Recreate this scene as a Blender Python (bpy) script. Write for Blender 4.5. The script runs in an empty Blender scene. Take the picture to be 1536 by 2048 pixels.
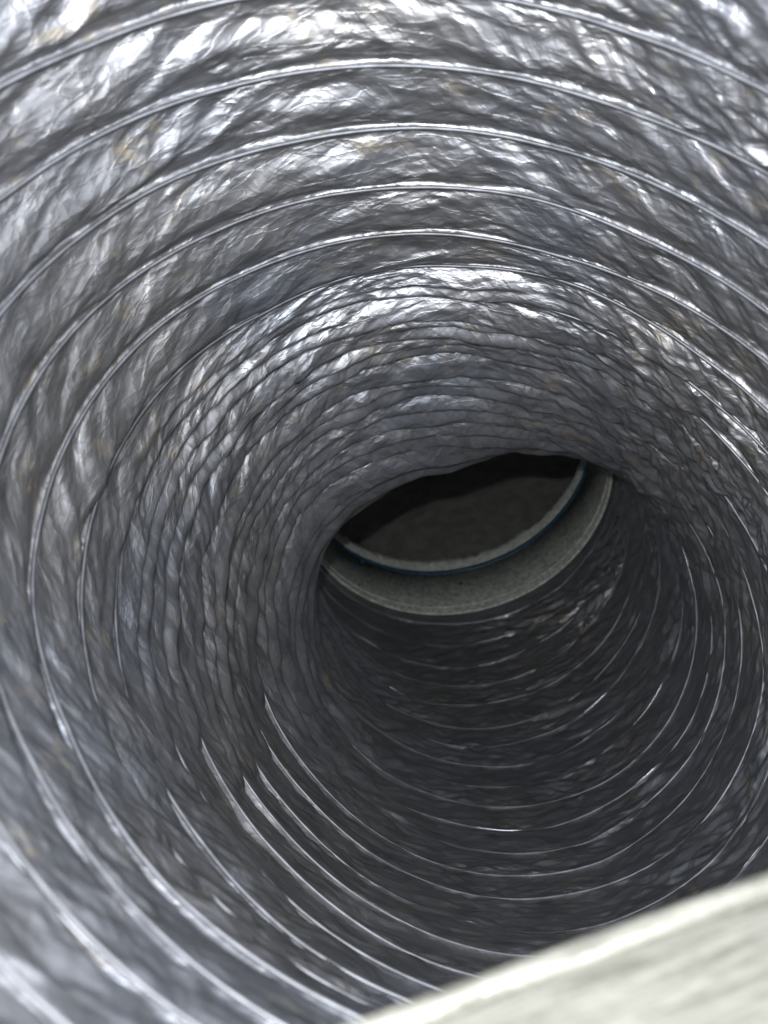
import bpy, math
import numpy as np
from mathutils import Vector

# ------------------------------------------------------------------ camera, world, light, exposure
sc = bpy.context.scene
COL = sc.collection
F_PX = 1480.0                                   # focal length in photo pixels (2048 px tall frame)
cam_d = bpy.data.cameras.new('camera')
cam = bpy.data.objects.new('camera', cam_d); COL.objects.link(cam)
cam.location = (0, 0, 0); cam.rotation_euler = (math.radians(90), 0, 0)
cam_d.sensor_fit = 'VERTICAL'; cam_d.sensor_height = 9.8; cam_d.sensor_width = 7.35
cam_d.lens = 9.8 * F_PX / 2048
cam_d.clip_start = 0.005; cam_d.clip_end = 50
cam_d.dof.use_dof = True; cam_d.dof.focus_distance = 0.38; cam_d.dof.aperture_fstop = 2.6
sc.camera = cam

w = bpy.data.worlds.new('World'); sc.world = w; w.use_nodes = True
w.node_tree.nodes['Background'].inputs[0].default_value = (0.84, 0.89, 1.0, 1)
w.node_tree.nodes['Background'].inputs[1].default_value = 2.3

ld = bpy.data.lights.new('flash_lamp', 'POINT'); ld.energy = 4.9; ld.shadow_soft_size = 0.003
ld.color = (0.96, 0.98, 1.0)
lamp = bpy.data.objects.new('flash_lamp', ld); lamp.location = (-0.016, -0.004, 0.026); COL.objects.link(lamp)

sc.view_settings.view_transform = 'Standard'; sc.view_settings.look = 'None'
sc.view_settings.exposure = 0.3; sc.view_settings.gamma = 1
sc.cycles.max_bounces = 5; sc.cycles.diffuse_bounces = 3; sc.cycles.glossy_bounces = 3
sc.cycles.use_denoising = True

rng = np.random.default_rng(7)
R = 0.15
PITCH = 0.0262

# ------------------------------------------------------------------ the run of the duct (metres)
X0, Z0, TX, TZ, SB, KAP, PHI = -0.0362, 0.1269, 0.2513, -0.5086, 0.3151, 2.3756, 1.8873
TA, TB, OA, OB = -0.0257, -0.0049, -0.0633, 0.0222
t0 = np.array([TX, 1, TZ]); t0 /= np.linalg.norm(t0)
rr = np.cross(t0, [0, 0, 1.0]); rr /= np.linalg.norm(rr); uu = np.cross(rr, t0)
nn = rr * math.cos(PHI) + uu * math.sin(PHI)
S_END = 0.780

def frame(s):
    s = np.asarray(s, float)[..., None]
    L = np.maximum(s - SB, 0); a = L * KAP
    a = np.minimum(a, (S_END + 0.02 - SB) * KAP)
    over = np.maximum(s - (S_END + 0.02), 0)
    c = np.array([X0, 0, Z0]) + t0 * np.minimum(s, SB) + t0 * np.sin(a) / KAP + nn * (1 - np.cos(a)) / KAP
    T = t0 * np.cos(a) + nn * np.sin(a)
    c = c + T * over
    N = -t0 * np.sin(a) + nn * np.cos(a)
    B = np.cross(t0, nn) + 0 * T
    return c, T, N, B

def surf(s, th, rad):
    c, T, N, B = frame(s)
    psi = (th - PHI)[..., None]
    return c + rad[..., None] * (N * np.cos(psi) + B * np.sin(psi))

# ------------------------------------------------------------------ noise helpers (numpy)
def hsh(ix, iy, k):
    h = (ix.astype(np.int64) * 374761393 + iy.astype(np.int64) * 668265263 + k * 974634777) & 0xffffffff
    h = ((h ^ (h >> 13)) * 1274126177) & 0xffffffff
    h = ((h ^ (h >> 16)) * 2246822519) & 0xffffffff
    return ((h ^ (h >> 15)) & 0xffffff) / float(0xffffff)

def vnoise(x, y, k=0):
    ix = np.floor(x); iy = np.floor(y); fx = x - ix; fy = y - iy
    fx = fx * fx * (3 - 2 * fx); fy = fy * fy * (3 - 2 * fy)
    a = hsh(ix, iy, k); b = hsh(ix + 1, iy, k); c = hsh(ix, iy + 1, k); d = hsh(ix + 1, iy + 1, k)
    return (a * (1 - fx) + b * fx) * (1 - fy) + (c * (1 - fx) + d * fx) * fy

def facets(x, y, k, jit=.6):
    """crumpled sheet: random heights on a jittered triangle lattice, flat facets with sharp creases"""
    x = x + jit * (pl(y * .61 + 3.1, k + 7)) ; y = y + jit * (pl(x * .57 + 1.7, k + 8))
    sk = (x + y) * .3660254; xs = x + sk; ys = y + sk
    ix = np.floor(xs); iy = np.floor(ys); fx = xs - ix; fy = ys - iy
    a = hsh(ix, iy, k); d = hsh(ix + 1, iy + 1, k)
    up = fx > fy
    b = np.where(up, hsh(ix + 1, iy, k), hsh(ix, iy + 1, k))
    hi = np.maximum(fx, fy); lo = np.minimum(fx, fy)
    return a * (1 - hi) + b * (hi - lo) + d * lo - .5

def pl(x, k):                                    # piecewise linear noise, -1..1
    ix = np.floor(x); f = x - ix; z = np.zeros_like(x)
    return (hsh(ix, z, k) * (1 - f) + hsh(ix + 1, z, k) * f) * 2 - 1

# ------------------------------------------------------------------ materials
def new_mat(name):
    m = bpy.data.materials.new(name); m.use_nodes = True
    nt = m.node_tree; b = nt.nodes['Principled BSDF']
    return m, nt, b

def nd(nt, typ, **kw):
    n = nt.nodes.new(typ)
    for k, v in kw.items():
        if k == 'inp':
            for kk, vv in v.items(): n.inputs[kk].default_value = vv
        else: setattr(n, k, v)
    return n

def ramp(nt, src, p0, c0, p1, c1):
    r = nt.nodes.new('ShaderNodeValToRGB'); r.color_ramp.elements[0].position = p0; r.color_ramp.elements[1].position = p1
    r.color_ramp.elements[0].color = c0; r.color_ramp.elements[1].color = c1
    nt.links.new(src, r.inputs[0]); return r

def film_material():
    m, nt, b = new_mat('grey_duct_film'); L = nt.links
    uv = nd(nt, 'ShaderNodeUVMap', uv_map='ribbon')
    mp = nd(nt, 'ShaderNodeMapping'); mp.inputs['Scale'].default_value = (1.0, 3.2, 1)
    mp.inputs['Rotation'].default_value = (0, 0, math.radians(8)); L.new(uv.outputs[0], mp.inputs[0])
    # colour: slate grey film, cloudy wear and a few tan dust smears
    tc = nd(nt, 'ShaderNodeTexCoord')
    n1 = nd(nt, 'ShaderNodeTexNoise', inp={'Scale': 45.0, 'Detail': 6.0, 'Roughness': .6}); L.new(mp.outputs[0], n1.inputs['Vector'])
    c1 = ramp(nt, n1.outputs[0], .3, (.16, .162, .168, 1), .72, (.25, .253, .265, 1))
    n2 = nd(nt, 'ShaderNodeTexNoise', inp={'Scale': 55.0, 'Detail': 5.0, 'Roughness': .65, 'Distortion': .6}); L.new(tc.outputs['Object'], n2.inputs['Vector'])
    c2 = ramp(nt, n2.outputs[0], .58, (0, 0, 0, 1), .76, (1, 1, 1, 1))
    mx = nd(nt, 'ShaderNodeMix', data_type='RGBA'); L.new(c2.outputs[0], mx.inputs[0]); L.new(c1.outputs[0], mx.inputs[6])
    mx.inputs[7].default_value = (.25, .215, .155, 1)
    n5 = nd(nt, 'ShaderNodeTexNoise', inp={'Scale': 9.0, 'Detail': 2.0}); L.new(tc.outputs['Object'], n5.inputs['Vector'])
    c5 = ramp(nt, n5.outputs[0], .35, (.95, .98, 1.03, 1), .65, (1.03, 1.0, .95, 1))
    m2 = nd(nt, 'ShaderNodeMix', data_type='RGBA', blend_type='MULTIPLY'); m2.inputs[0].default_value = 1
    L.new(mx.outputs[2], m2.inputs[6]); L.new(c5.outputs[0], m2.inputs[7])
    L.new(m2.outputs[2], b.inputs['Base Color'])
    # sheen
    r1 = ramp(nt, n1.outputs[0], .3, (.34, .34, .34, 1), .75, (.52, .52, .52, 1))
    rm = nd(nt, 'ShaderNodeMath', operation='MULTIPLY_ADD'); L.new(c2.outputs[0], rm.inputs[0]); rm.inputs[1].default_value = .25; L.new(r1.outputs[0], rm.inputs[2])
    L.new(rm.outputs[0], b.inputs['Roughness'])
    b.inputs['Metallic'].default_value = .78
    b.inputs['Specular IOR Level'].default_value = .6
    b.inputs['Coat Weight'].default_value = .28; b.inputs['Coat Roughness'].default_value = .16
    # fine creases
    mp2 = nd(nt, 'ShaderNodeMapping'); mp2.inputs['Scale'].default_value = (.5, 2.4, 1); mp2.inputs['Rotation'].default_value = (0, 0, math.radians(-12)); L.new(uv.outputs[0], mp2.inputs[0])
    nz = nd(nt, 'ShaderNodeTexNoise', inp={'Scale': 60.0, 'Detail': 3.0}); L.new(mp2.outputs[0], nz.inputs['Vector'])
    ad = nd(nt, 'ShaderNodeVectorMath', operation='MULTIPLY_ADD'); L.new(nz.outputs[1], ad.inputs[0]); ad.inputs[1].default_value = (.022, .022, 0); L.new(mp2.outputs[0], ad.inputs[2])
    v1 = nd(nt, 'ShaderNodeTexVoronoi', feature='DISTANCE_TO_EDGE', inp={'Scale': 80.0}); L.new(ad.outputs[0], v1.inputs['Vector'])
    n3 = nd(nt, 'ShaderNodeTexNoise', inp={'Scale': 200.0, 'Detail': 4.0, 'Roughness': .5}); L.new(mp.outputs[0], n3.inputs['Vector'])
    v1m = nd(nt, 'ShaderNodeMath', operation='MINIMUM'); L.new(v1.outputs[0], v1m.inputs[0]); v1m.inputs[1].default_value = .045
    mp3 = nd(nt, 'ShaderNodeMapping'); mp3.inputs['Scale'].default_value = (.7, 1.4, 1); mp3.inputs['Rotation'].default_value = (0, 0, math.radians(25)); L.new(uv.outputs[0], mp3.inputs[0])
    nw = nd(nt, 'ShaderNodeTexNoise', inp={'Scale': 35.0, 'Detail': 2.0}); L.new(mp3.outputs[0], nw.inputs['Vector'])
    ad3 = nd(nt, 'ShaderNodeVectorMath', operation='MULTIPLY_ADD'); L.new(nw.outputs[1], ad3.inputs[0]); ad3.inputs[1].default_value = (.014, .014, 0); L.new(mp3.outputs[0], ad3.inputs[2])
    f1 = nd(nt, 'ShaderNodeTexVoronoi', distance='MANHATTAN', inp={'Scale': 90.0}); L.new(ad3.outputs[0], f1.inputs['Vector'])
    f2 = nd(nt, 'ShaderNodeTexVoronoi', distance='MANHATTAN', inp={'Scale': 240.0}); L.new(ad3.outputs[0], f2.inputs['Vector'])
    fm = nd(nt, 'ShaderNodeMath', operation='MULTIPLY_ADD'); L.new(f2.outputs[0], fm.inputs[0]); fm.inputs[1].default_value = .35; L.new(f1.outputs[0], fm.inputs[2])
    n3m = nd(nt, 'ShaderNodeMath', operation='MULTIPLY_ADD'); L.new(n3.outputs[0], n3m.inputs[0]); n3m.inputs[1].default_value = .15
    fa = nd(nt, 'ShaderNodeMath', operation='MULTIPLY'); L.new(fm.outputs[0], fa.inputs[0]); fa.inputs[1].default_value = 1.3; L.new(fa.outputs[0], n3m.inputs[2])
    m3 = nd(nt, 'ShaderNodeMath', operation='MULTIPLY_ADD'); L.new(v1m.outputs[0], m3.inputs[0]); m3.inputs[1].default_value = -2.6; L.new(n3m.outputs[0], m3.inputs[2])
    bp = nd(nt, 'ShaderNodeBump', inp={'Strength': .62, 'Distance': .0010}); L.new(m3.outputs[0], bp.inputs['Height'])
    L.new(bp.outputs[0], b.inputs['Normal'])
    return m

def wire_material():
    m, nt, b = new_mat('film_wrapped_wire'); L = nt.links
    tc = nd(nt, 'ShaderNodeTexCoord')
    n1 = nd(nt, 'ShaderNodeTexNoise', inp={'Scale': 120.0, 'Detail': 5.0}); L.new(tc.outputs['Object'], n1.inputs['Vector'])
    c = ramp(nt, n1.outputs[0], .35, (.12, .122, .13, 1), .7, (.22, .225, .24, 1)); L.new(c.outputs[0], b.inputs['Base Color'])
    b.inputs['Roughness'].default_value = .5; b.inputs['Metallic'].default_value = .72
    bp = nd(nt, 'ShaderNodeBump', inp={'Strength': .4, 'Distance': .0004}); L.new(n1.outputs[0], bp.inputs['Height']); L.new(bp.outputs[0], b.inputs['Normal'])
    return m

def zinc_material(name, c0, c1, scale, rough, metal, bump=.2, dist=.0003):
    m, nt, b = new_mat(name); L = nt.links
    tc = nd(nt, 'ShaderNodeTexCoord')
    v = nd(nt, 'ShaderNodeTexVoronoi', inp={'Scale': scale}); L.new(tc.outputs['Object'], v.inputs['Vector'])
    n = nd(nt, 'ShaderNodeTexNoise', inp={'Scale': scale * 2.5, 'Detail': 6.0, 'Roughness': .7}); L.new(tc.outputs['Object'], n.inputs['Vector'])
    n2 = nd(nt, 'ShaderNodeTexNoise', inp={'Scale': scale * .12, 'Detail': 4.0}); L.new(tc.outputs['Object'], n2.inputs['Vector'])
    sx = nd(nt, 'ShaderNodeSeparateColor'); L.new(v.outputs['Color'], sx.inputs[0])
    a = nd(nt, 'ShaderNodeMath', operation='MULTIPLY_ADD'); L.new(sx.outputs[0], a.inputs[0]); a.inputs[1].default_value = .35
    a2 = nd(nt, 'ShaderNodeMath', operation='MULTIPLY_ADD'); L.new(n2.outputs[0], a2.inputs[0]); a2.inputs[1].default_value = .3
    L.new(n.outputs[0], a2.inputs[2]); L.new(a2.outputs[0], a.inputs[2])
    c = ramp(nt, a.outputs[0], .45, c0, 1.15, c1); c.color_ramp.elements[1].position = 1.0
    L.new(c.outputs[0], b.inputs['Base Color'])
    b.inputs['Roughness'].default_value = rough; b.inputs['Metallic'].default_value = metal
    bp = nd(nt, 'ShaderNodeBump', inp={'Strength': bump, 'Distance': dist}); L.new(n.outputs[0], bp.inputs['Height']); L.new(bp.outputs[0], b.inputs['Normal'])
    return m

M_FILM = film_material(); M_WIRE = wire_material()
M_COLLAR = zinc_material('speckled_zinc_collar', (.08, .084, .073, 1), (.42, .43, .38, 1), 300, .6, .0, .5, .0005)
M_LIP = zinc_material('rough_cut_lip', (.19, .193, .17, 1), (.54, .55, .50, 1), 350, .6, .1, .9, .001)
def sheet_material():
    m, nt, b = new_mat('pale_zinc_sheet'); L = nt.links
    uv = nd(nt, 'ShaderNodeUVMap', uv_map='ribbon')
    mp = nd(nt, 'ShaderNodeMapping'); mp.inputs['Scale'].default_value = (.45, 4, 1); L.new(uv.outputs[0], mp.inputs[0])
    n1 = nd(nt, 'ShaderNodeTexNoise', inp={'Scale': 110.0, 'Detail': 5.0, 'Roughness': .65}); L.new(mp.outputs[0], n1.inputs['Vector'])
    c = ramp(nt, n1.outputs[0], .35, (.09, .089, .074, 1), .62, (.20, .198, .17, 1)); L.new(c.outputs[0], b.inputs['Base Color'])
    v = nd(nt, 'ShaderNodeTexVoronoi', inp={'Scale': 420.0}); L.new(uv.outputs[0], v.inputs['Vector'])
    r = ramp(nt, v.outputs[0], .2, (.2, .2, .2, 1), .6, (.5, .5, .5, 1)); L.new(r.outputs[0], b.inputs['Roughness'])
    b.inputs['Metallic'].default_value = .2; b.inputs['Specular IOR Level'].default_value = .3
    bp = nd(nt, 'ShaderNodeBump', inp={'Strength': .3, 'Distance': .0008}); L.new(v.outputs[0], bp.inputs['Height']); L.new(bp.outputs[0], b.inputs['Normal'])
    return m
M_SHEET = sheet_material()
M_PLENUM = zinc_material('dull_plenum_sheet', (.15, .155, .135, 1), (.28, .285, .25, 1), 60, .7, .0, .2, .0004)
mb, nt, b = new_mat('blue_marker_ink'); b.inputs['Base Color'].default_value = (.005, .055, .10, 1); b.inputs['Roughness'].default_value = .5
M_BLUE = mb
md, nt, b = new_mat('painted_hole_shade'); b.inputs['Base Color'].default_value = (.012, .012, .011, 1); b.inputs['Roughness'].default_value = .8  # near-black colour painted in for the shade inside the screw hole
M_DARK = md

# ------------------------------------------------------------------ object helpers
def grid_mesh(name, P, mat, parent=None, uv=None, close=False, smooth=True):
    """P: (A, B, 3) grid of points -> one mesh object"""
    A, Bn = P.shape[:2]
    me = bpy.data.meshes.new(name)
    v = P.reshape(-1, 3)
    i = np.arange(A - 1)[:, None] * Bn
    j = np.arange(Bn if close else Bn - 1)[None, :]
    j2 = (j + 1) % Bn
    q = np.stack([i + j, i + j2, i + Bn + j2, i + Bn + j], -1).reshape(-1, 4).astype(np.int32)
    me.vertices.add(len(v)); me.vertices.foreach_set('co', v.astype(np.float32).ravel())
    me.loops.add(q.size); me.loops.foreach_set('vertex_index', q.ravel())
    me.polygons.add(len(q)); me.polygons.foreach_set('loop_start', np.arange(0, q.size, 4, dtype=np.int32))
    me.polygons.foreach_set('loop_total', np.full(len(q), 4, np.int32))
    me.polygons.foreach_set('use_smooth', np.full(len(q), smooth, bool))
    me.update(calc_edges=True)
    if uv is not None:
        l = me.uv_layers.new(name='ribbon')
        l.data.foreach_set('uv', uv.reshape(-1, 2)[q.ravel()].astype(np.float32).ravel())
    me.materials.append(mat)
    o = bpy.data.objects.new(name, me); COL.objects.link(o)
    if parent: o.parent = parent
    return o

def thing(name, label, cat, loc=(0, 0, 0)):
    o = bpy.data.objects.new(name, None); COL.objects.link(o); o.location = loc
    o['label'] = label; o['category'] = cat
    return o

def tube(path, rad, n, cN, cB):
    """tube round a path; cN, cB are per-point cross axes"""
    a = np.linspace(0, 2 * np.pi, n, endpoint=False)
    return path[:, None, :] + rad * (np.cos(a)[None, :, None] * cN[:, None, :] + np.sin(a)[None, :, None] * cB[:, None, :])

# ------------------------------------------------------------------ flexible duct: one long film ribbon wound on a wire helix
TH_SEAM = -math.pi / 4
SA = 0.2203                                       # where the traced first ring crosses mid turn
def s_of_turn(v):                                 # v = turns along the helix; ring A is turn 7.5
    s = SA + (v - 7.5) * PITCH
    v1 = 7.5 + 10.8
    return np.where(v > v1, SA + 10.8 * PITCH + (v - v1) * 0.0226, s)
V_MAX = 31

def ring_wobble(v):
    x = v * 2 * np.pi * R
    bend = np.clip((v - 9) / 8, 0, 1)
    ds = (.0009 + .0012 * bend) * pl(x / .045, 11) + .0016 * (vnoise(x / .16, x * 0, 12) - .5)
    dr = .0009 * pl(x / .06, 13) + .003 * (vnoise(x / .2, x * 0, 14) - .5)
    return ds, dr

DENT, DENT_TH, DENT_S = .060, 1.72, .570

def wire_at(v):
    th = TH_SEAM + 2 * np.pi * (v % 1.0)
    ds, dr = ring_wobble(v)
    s = s_of_turn(v) + TA * np.cos(th) + TB * np.sin(th) + ds
    r = R * (1 + OA * np.cos(2 * th) + OB * np.sin(2 * th)) + dr
    end = np.clip((s_of_turn(v) - .70) / .08, 0, 1)  # rounds itself and squares up where it is clamped on the collar
    s = s - end * (TA * np.cos(th) + TB * np.sin(th))
    r = r * (1 - end) + (R + .0042) * end
    dt = (th - DENT_TH + np.pi) % (2 * np.pi) - np.pi   # the film sags in on the inside of the bend
    r = r - (1 - end) * DENT * np.exp(-(dt / 1.1) ** 2) * np.exp(-((s - DENT_S) / .078) ** 2)
    return s, th, r

def tape_h(v): return .0009 - .0006 * np.clip((v - 11) / 5, 0, 1)

TH_T = np.linspace(0, 2 * np.pi, 2001)
_sl = .40 * np.tanh(2.5 * np.sin(TH_T - math.radians(115)))
G_T = np.concatenate([[0], np.cumsum((_sl[1:] + _sl[:-1]) / 2 * (TH_T[1] - TH_T[0]))]) * R

def film_band(n):
    NA = 1000 if n < 18 else 720
    NM = 44 if n < 18 else 30
    v = np.linspace(n, n + 1, NA + 1)[:, None]
    m = np.linspace(0, 1, NM + 1)[None, :]
    V = v + 0 * m; Mm = m + 0 * v
    eps = 1e-9
    th = TH_SEAM + 2 * np.pi * (V - n)
    s0, _, r0 = wire_at(np.clip(V, n, n + 1 - eps)); s1, _, r1 = wire_at(np.clip(V + 1, n + 1, n + 2 - eps))
    gap0 = s1 - s0
    L = V * 2 * np.pi * R; Y = Mm * PITCH
    psi = th - PHI
    inb = np.clip((s0 - SB) / .05, 0, 1)
    loc = gap0 * (1 - inb * KAP * R * np.cos(psi))               # real axial length between turns here
    slack = np.clip(.0292 - loc, .0, .02)
    low = np.clip(.5 - .9 * np.sin(th + math.radians(25)), 0, 1)          # the run of wall lying lowest
    mid = np.clip((V - 9.5) / 3, 0, 1)
    bulge = (.60 + .50 * mid) * (1 - .75 * low) * np.sqrt(.375 * loc * slack + 1e-9)
    mm = np.clip((Mm - .05) / .9, 0, 1)
    skew = mm ** (1.6 + .4 * np.clip((V - 9.5) / 3, 0, 1))
    prof = np.sin(np.pi * skew)
    fold = mid * (1 - low) * np.clip(vnoise(L / .12, L * 0 + 4.5, 98) * 2.4 - .5, 0, 1)   # squeezed turns buckle into a second pleat
    prof = prof * (1 - .42 * fold * np.exp(-((Mm - .56 - .05 * pl(L / .05, 97)) / .07) ** 2))
    env = np.clip(np.minimum(Mm, 1 - Mm) / .17, 0, 1); env = env * (2 - env)
    # wrinkles: slope sense turns over round the circumference
    warp = pl(L / .05 + 2 * Y / .02, 21) * .5
    w2 = pl(L / .021 - Y / .012, 22) * .5
    a = L + .014 * warp
    G = np.interp(np.mod(th, 2 * np.pi), TH_T, G_T)               # integral of the crease slope
    d = Y - G + .007 * warp + .0020 * w2
    d2 = Y - .45 * G - .5 * L * 0 + .002 * w2
    d3 = Y - 1.6 * G + .008 * warp
    dent = np.exp(-((th - DENT_TH + np.pi) % (2 * np.pi) - np.pi) ** 2 / 1.2) * np.exp(-((s0 - DENT_S) / .09) ** 2)
    slackn = np.clip((slack + .004) / .009, .75 - .25 * low, 1.05) * (.58 + .24 * np.clip((V - 9) / 4, 0, 1)) * (1 - .45 * dent)
    calm = (.55 + .85 * vnoise(L / .05, Y / .03, 65)) * (1 + 1.0 * low)              # some stretches lie smooth, others are badly crumpled
    patch = .45 + 1.15 * vnoise(L / .045 + 9, d / .02, 66)
    h = .0040 * facets(a / .060, d / .0125, 36)
    h = h + .0036 * patch * facets(L / .034 + w2 * .4, d / .0066, 41)
    gentle = 1 - .75 * np.clip((V - 9) / 4, 0, 1) * (1 - low)
    h = h + .0014 * gentle * (1.5 - .6 * patch) * facets(L / .026, d3 / .0072, 43)
    u = (Y - 1.15 * G) / .0125 + 1.3 * pl(L / .075, 44) + .3 * pl(L / .02, 45)      # long straight folds slanting across the turn
    h = h + .0064 * gentle * np.clip(1.9 * vnoise(L / .03, d / .012, 46) - .55, 0, 1) * (.25 - np.abs(u - np.floor(u) - .5))
    h = h * (.88 - .38 * np.clip((V - 8) / 3, 0, 1) * (1 - low) + .1 * low)
    h = h + .0008 * calm * facets(L / .017, d2 / .0034, 51)
    h = h + .0008 * calm ** 2 * facets(L / .0085, d / .0024, 57)
    for ax in ():                                            # film cannot fold sharper than about a millimetre
        h = (np.roll(h, 1, ax) + 2 * h + np.roll(h, -1, ax)) / 4 if ax == 1 else np.concatenate([h[:1], (h[:-2] + 2 * h[1:-1] + h[2:]) / 4, h[-1:]])
    k = .4 * (vnoise(L / .022, Y * 0, 61) - .5) * (.004)
    inward = bulge * prof * (.75 + .5 * vnoise(L / .035, Y / .03, 62)) + (h * slackn + k * (1 - dent)) * env
    outward_min = -.0045
    inward = np.maximum(inward, outward_min * env) * np.clip(1 - (s0 - .74) / .03, .05, 1)
    edge = np.where(Mm > .5, (1 - Mm) * 2.2, Mm) * PITCH                        # tape-like ridge of film over the wire
    inward = inward + (tape_h(V) + .0004 * pl(L / .018, 91)) * np.exp(-(edge / .0009) ** 2) - (.0004 + .0022 * mid * (1 - low)) * np.exp(-(((1 - Mm) * PITCH - .0024) / .0011) ** 2)
    s = s0 * (1 - Mm) + s1 * Mm + .65 * inward * prof + .0016 * env * (vnoise(L / .018, Y / .01, 63) - .5)
    r = r0 * (1 - Mm) + r1 * Mm - inward
    P = surf(s, th, r)
    uv = np.stack([L, Y - .35 * G], -1)
    return P, uv

duct = thing('flexible_duct', 'wrinkled dark grey plastic flexible air duct, bending away round a spiral wire', 'air duct')
n0 = 4
for n in range(n0, int(V_MAX)):
    P, uv = film_band(n)
    grid_mesh('film_band', P, M_FILM, duct, uv)
for n in range(n0, int(V_MAX) + 1):
    v = np.linspace(n, n + 1, 361); vc = np.minimum(v, n + 1 - 1e-9)
    s, th, r = wire_at(vc); th = TH_SEAM + 2 * np.pi * (v - n)
    p = surf(s, th, r - tape_h(v) + .0006 * np.clip((v - 12) / 3, 0, 1) - .0008 + .0007 * np.clip((v - 12) / 3, 0, 1) + (.0002 + .0003 * np.clip((v - 12) / 4, 0, 1)) * pl(v * 2 * np.pi * R / .05, 95)); pin = surf(s, th, r - .01)
    cN = p - pin; cN /= np.linalg.norm(cN, axis=1)[:, None]
    T = np.gradient(p, axis=0); T /= np.linalg.norm(T, axis=1)[:, None]
    cB = np.cross(T, cN)
    grid_mesh('wire_turn', tube(p, .0008, 8, cN, cB), M_WIRE, duct, close=True)

# ------------------------------------------------------------------ collar at the far end
RC = 0.1508
NTH = 720
th = np.linspace(0, 2 * np.pi, NTH, endpoint=False)
def ring_grid(prof, jag=None):
    """prof: list of (s, r) -> grid (len, NTH, 3)"""
    rows = []
    for i, (s, r) in enumerate(prof):
        js = jag[i] if jag is not None else 0
        rows.append(surf(np.full(NTH, s) + js, th, np.full(NTH, r)))
    return np.array(rows)
collar = thing('duct_collar', 'speckled grey metal collar with a blue line at the far end of the duct', 'duct collar')
S0, S1 = 0.777, 0.838
grid_mesh('collar_wall', ring_grid([(S0, RC), (S0 + .0035, RC - .0005), (S0 + .0045, RC - .0004), (S0 + .006, RC), (S1, RC), (S1, RC + .002), (S0, RC + .002), (S0, RC)]), M_COLLAR, collar, close=True)
bead = []
for a in np.linspace(0, 2 * np.pi, 9): bead.append((S0 - .0005 + .0016 * math.cos(a), RC + .0003 + .0016 * math.sin(a)))
grid_mesh('rim_bead', ring_grid(bead), M_COLLAR, collar, close=True)
bead = [(S0 + .007 + .0009 * math.cos(a), RC + .0001 + .0009 * math.sin(a)) for a in np.linspace(0, 2 * np.pi, 9)]
grid_mesh('rim_groove', ring_grid(bead), M_COLLAR, collar, close=True)
# rough cut lip beyond the blue line
jg = .0030 * pl(th * 70 / 2, 71) + .0012 * pl(th * 30, 72) + .004 * (vnoise(th * 3, th * 0, 73) - .5)
rj = .0005 * pl(th * 90, 74) + .0006 * pl(th * 37, 78)
rows = []
for s, r, j in [(S1 - .0005, RC - .0006, 0), (S1 + .004, RC - .0012, 0), (S1 + .011, RC - .0011, 0), (S1 + .0175, RC - .0006, 1), (S1 + .0180, RC + .001, 1), (S1 + .015, RC + .003, 1), (S1 - .0005, RC + .003, 0)]:
    rows.append(surf(np.full(NTH, s) + jg * j, th, np.full(NTH, r) + rj * (1 if 0 < j or s > S1 else 0)))
grid_mesh('cut_lip', np.array(rows), M_LIP, collar, close=True)
wv = .0008 * (vnoise(th * 8, th * 0, 75) - .5)
wd = .0013 + .0004 * pl(th * 20, 76)
rows = [surf(np.full(NTH, S1 - .0046) + wv - wd, th, np.full(NTH, RC - .0004)), surf(np.full(NTH, S1 - .0046) + wv - wd * .6, th, np.full(NTH, RC - .0012)),
        surf(np.full(NTH, S1 - .0046) + wv + wd, th, np.full(NTH, RC - .0012)), surf(np.full(NTH, S1 - .0046) + wv + wd * 1.2, th, np.full(NTH, RC - .0004))]
grid_mesh('blue_line', np.array(rows), M_BLUE, collar, close=True)

def cast(px, py, S, rad):
    """point of the collar cylinder seen at a photo pixel"""
    g_s = np.linspace(S0, S1 + .02, 80); g_t = np.linspace(0, 2 * np.pi, 1440)
    SS, TT = np.meshgrid(g_s, g_t, indexing='ij'); p = surf(SS, TT, np.full(SS.shape, rad))
    q = np.stack([768 + F_PX * p[..., 0] / p[..., 1], 1024 - F_PX * p[..., 2] / p[..., 1]], -1)
    d = np.linalg.norm(q - np.array([px, py]), axis=-1)
    c, T, N, B = frame(SS); ins = ((p - c) * p).sum(-1) > 0       # the wall we look at from inside
    d = np.where(ins, d, 1e9); i = np.unravel_index(d.argmin(), d.shape)
    return SS[i], TT[i]

def blob(name, px, py, ds, dt, mat, lift, parent, seed=0):
    s, t = cast(px, py, None, RC)
    a = np.linspace(0, 2 * np.pi, 20, endpoint=False)
    rows = []
    for f, l in ((1, -.0002), (.9, lift * .7), (.5, lift), (.02, lift)):
        jit = 1 + .22 * np.sin(a * 3 + seed) + .12 * np.sin(a * 5 + 2 * seed)
        rows.append(surf(s + ds * f * jit * np.sin(a), t + dt / RC * f * jit * np.cos(a), np.full(20, RC - l)))
    return grid_mesh(name, np.array(rows), mat, parent, close=True)
blob('screw_hole_shade', 922, 1167, .0026, .0026, M_DARK, .0003, collar)  # dark patch on the wall, no opening cut; hole's shade is in its colour
blob('ink_smear', 716, 1133, .0042, .0022, M_BLUE, .0012, collar, 1)
blob('ink_smear', 724, 1122, .0030, .0012, M_BLUE, .0035, collar, 2)

# ------------------------------------------------------------------ dull sheet seen through the collar
# a closed sheet metal box: it opens only at the collar
box = thing('plenum_box', 'dark dull metal box interior seen through the collar opening', 'duct box')
sE = S1 + .004
c, T, N, B = [np.asarray(q, float) for q in frame(np.array(sE))]
HW, DP = .42, .62
def bp(x, y, z): return c + B * x + N * y + T * z
g = np.linspace(-1, 1, 41)
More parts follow.
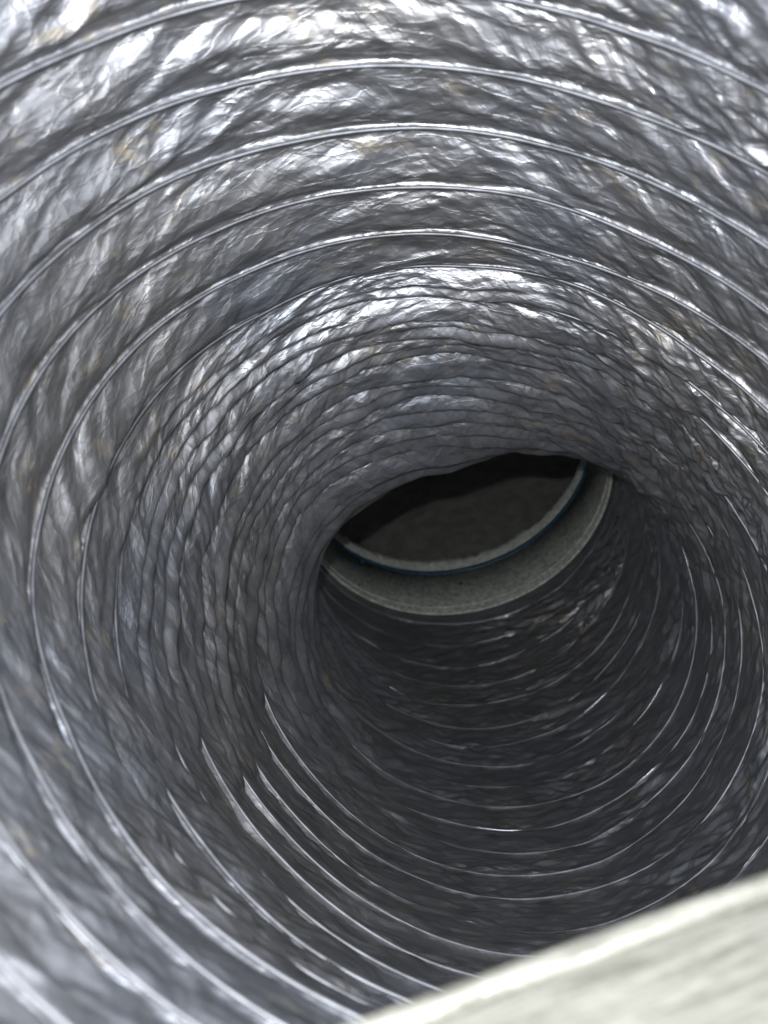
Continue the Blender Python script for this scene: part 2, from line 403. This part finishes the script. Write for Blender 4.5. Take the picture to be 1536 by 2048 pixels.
# far sheet, slightly buckled
P = np.array([[bp(HW * x, HW * y, DP + .008 * math.sin(x * 4 + y * 2.5) + .004 * math.sin(y * 9)) for x in g] for y in g])
grid_mesh('back_panel', P, M_PLENUM, box)
for k, (ax, sg) in enumerate([(0, 1), (0, -1), (1, 1), (1, -1)]):
    if ax == 0: P = np.array([[bp(sg * HW, HW * y, z) for y in g] for z in np.linspace(0, DP, 12)])
    else: P = np.array([[bp(HW * x, sg * HW, z) for x in g] for z in np.linspace(0, DP, 12)])
    grid_mesh('side_panel', P, M_PLENUM, box)
# front sheet with the round opening
a = np.linspace(0, 2 * np.pi, 241)
P = np.array([[bp(*(np.array([math.cos(q), math.sin(q)]) * ((RC + .0035) * (1 - f) + f * HW / max(abs(math.cos(q)), abs(math.sin(q)))) ), 0) for q in a] for f in np.linspace(0, 1, 6)])
grid_mesh('front_panel', P, M_PLENUM, box)

# ------------------------------------------------------------------ pale zinc sheet edge close to the lens, bottom right
def at(px, py, d): return np.array([(px - 768) / F_PX * d, d, (1024 - py) / F_PX * d])
sheet = thing('zinc_sheet', 'pale streaky galvanized metal sheet edge crossing the lower right corner, blurred', 'metal sheet')
e0 = at(560, 2122, .105); e1 = at(1720, 1700, .125)
along = e1 - e0; Ls = np.linalg.norm(along); along /= Ls
dn = at(1400, 2300, .075) - at(1100, 1905, .115); dn -= along * dn.dot(along); dn /= np.linalg.norm(dn)
nrm = np.cross(along, dn); nrm /= np.linalg.norm(nrm)
if nrm.dot(-e0) < 0: nrm = -nrm
ts = np.linspace(0, 1, 80)
def edge_pt(t): return e0 + along * Ls * t - dn * (.0005 * 4 * t * (1 - t))
rows = []
for d_, h_ in [(.0035, .0), (.008, .0002), (.012, .0), (.03, -.0002), (.08, .0), (.08, -.0012), (.0035, -.0012)]:
    rows.append(np.array([edge_pt(t) + dn * d_ + nrm * (h_ + .0003 * math.sin(t * 14 + d_ * 300)) for t in ts]))
U = np.array([[(Ls * t, k * .012) for t in ts] for k in range(len(rows))]); U[:, :, 1] = np.array([.0035, .008, .012, .03, .08, .085, .09])[:, None]
grid_mesh('sheet_face', np.array(rows), M_SHEET, sheet, uv=U)
a = np.linspace(0, 2 * np.pi, 13)
rows = [np.array([edge_pt(t) + dn * (.0022 + .0022 * math.cos(q)) + nrm * (.0006 + .0018 * math.sin(q)) for t in ts]) for q in a]
U = np.array([[(Ls * t, .1 + k * .0012) for t in ts] for k in range(len(rows))])
grid_mesh('folded_hem', np.array(rows), M_SHEET, sheet, uv=U)
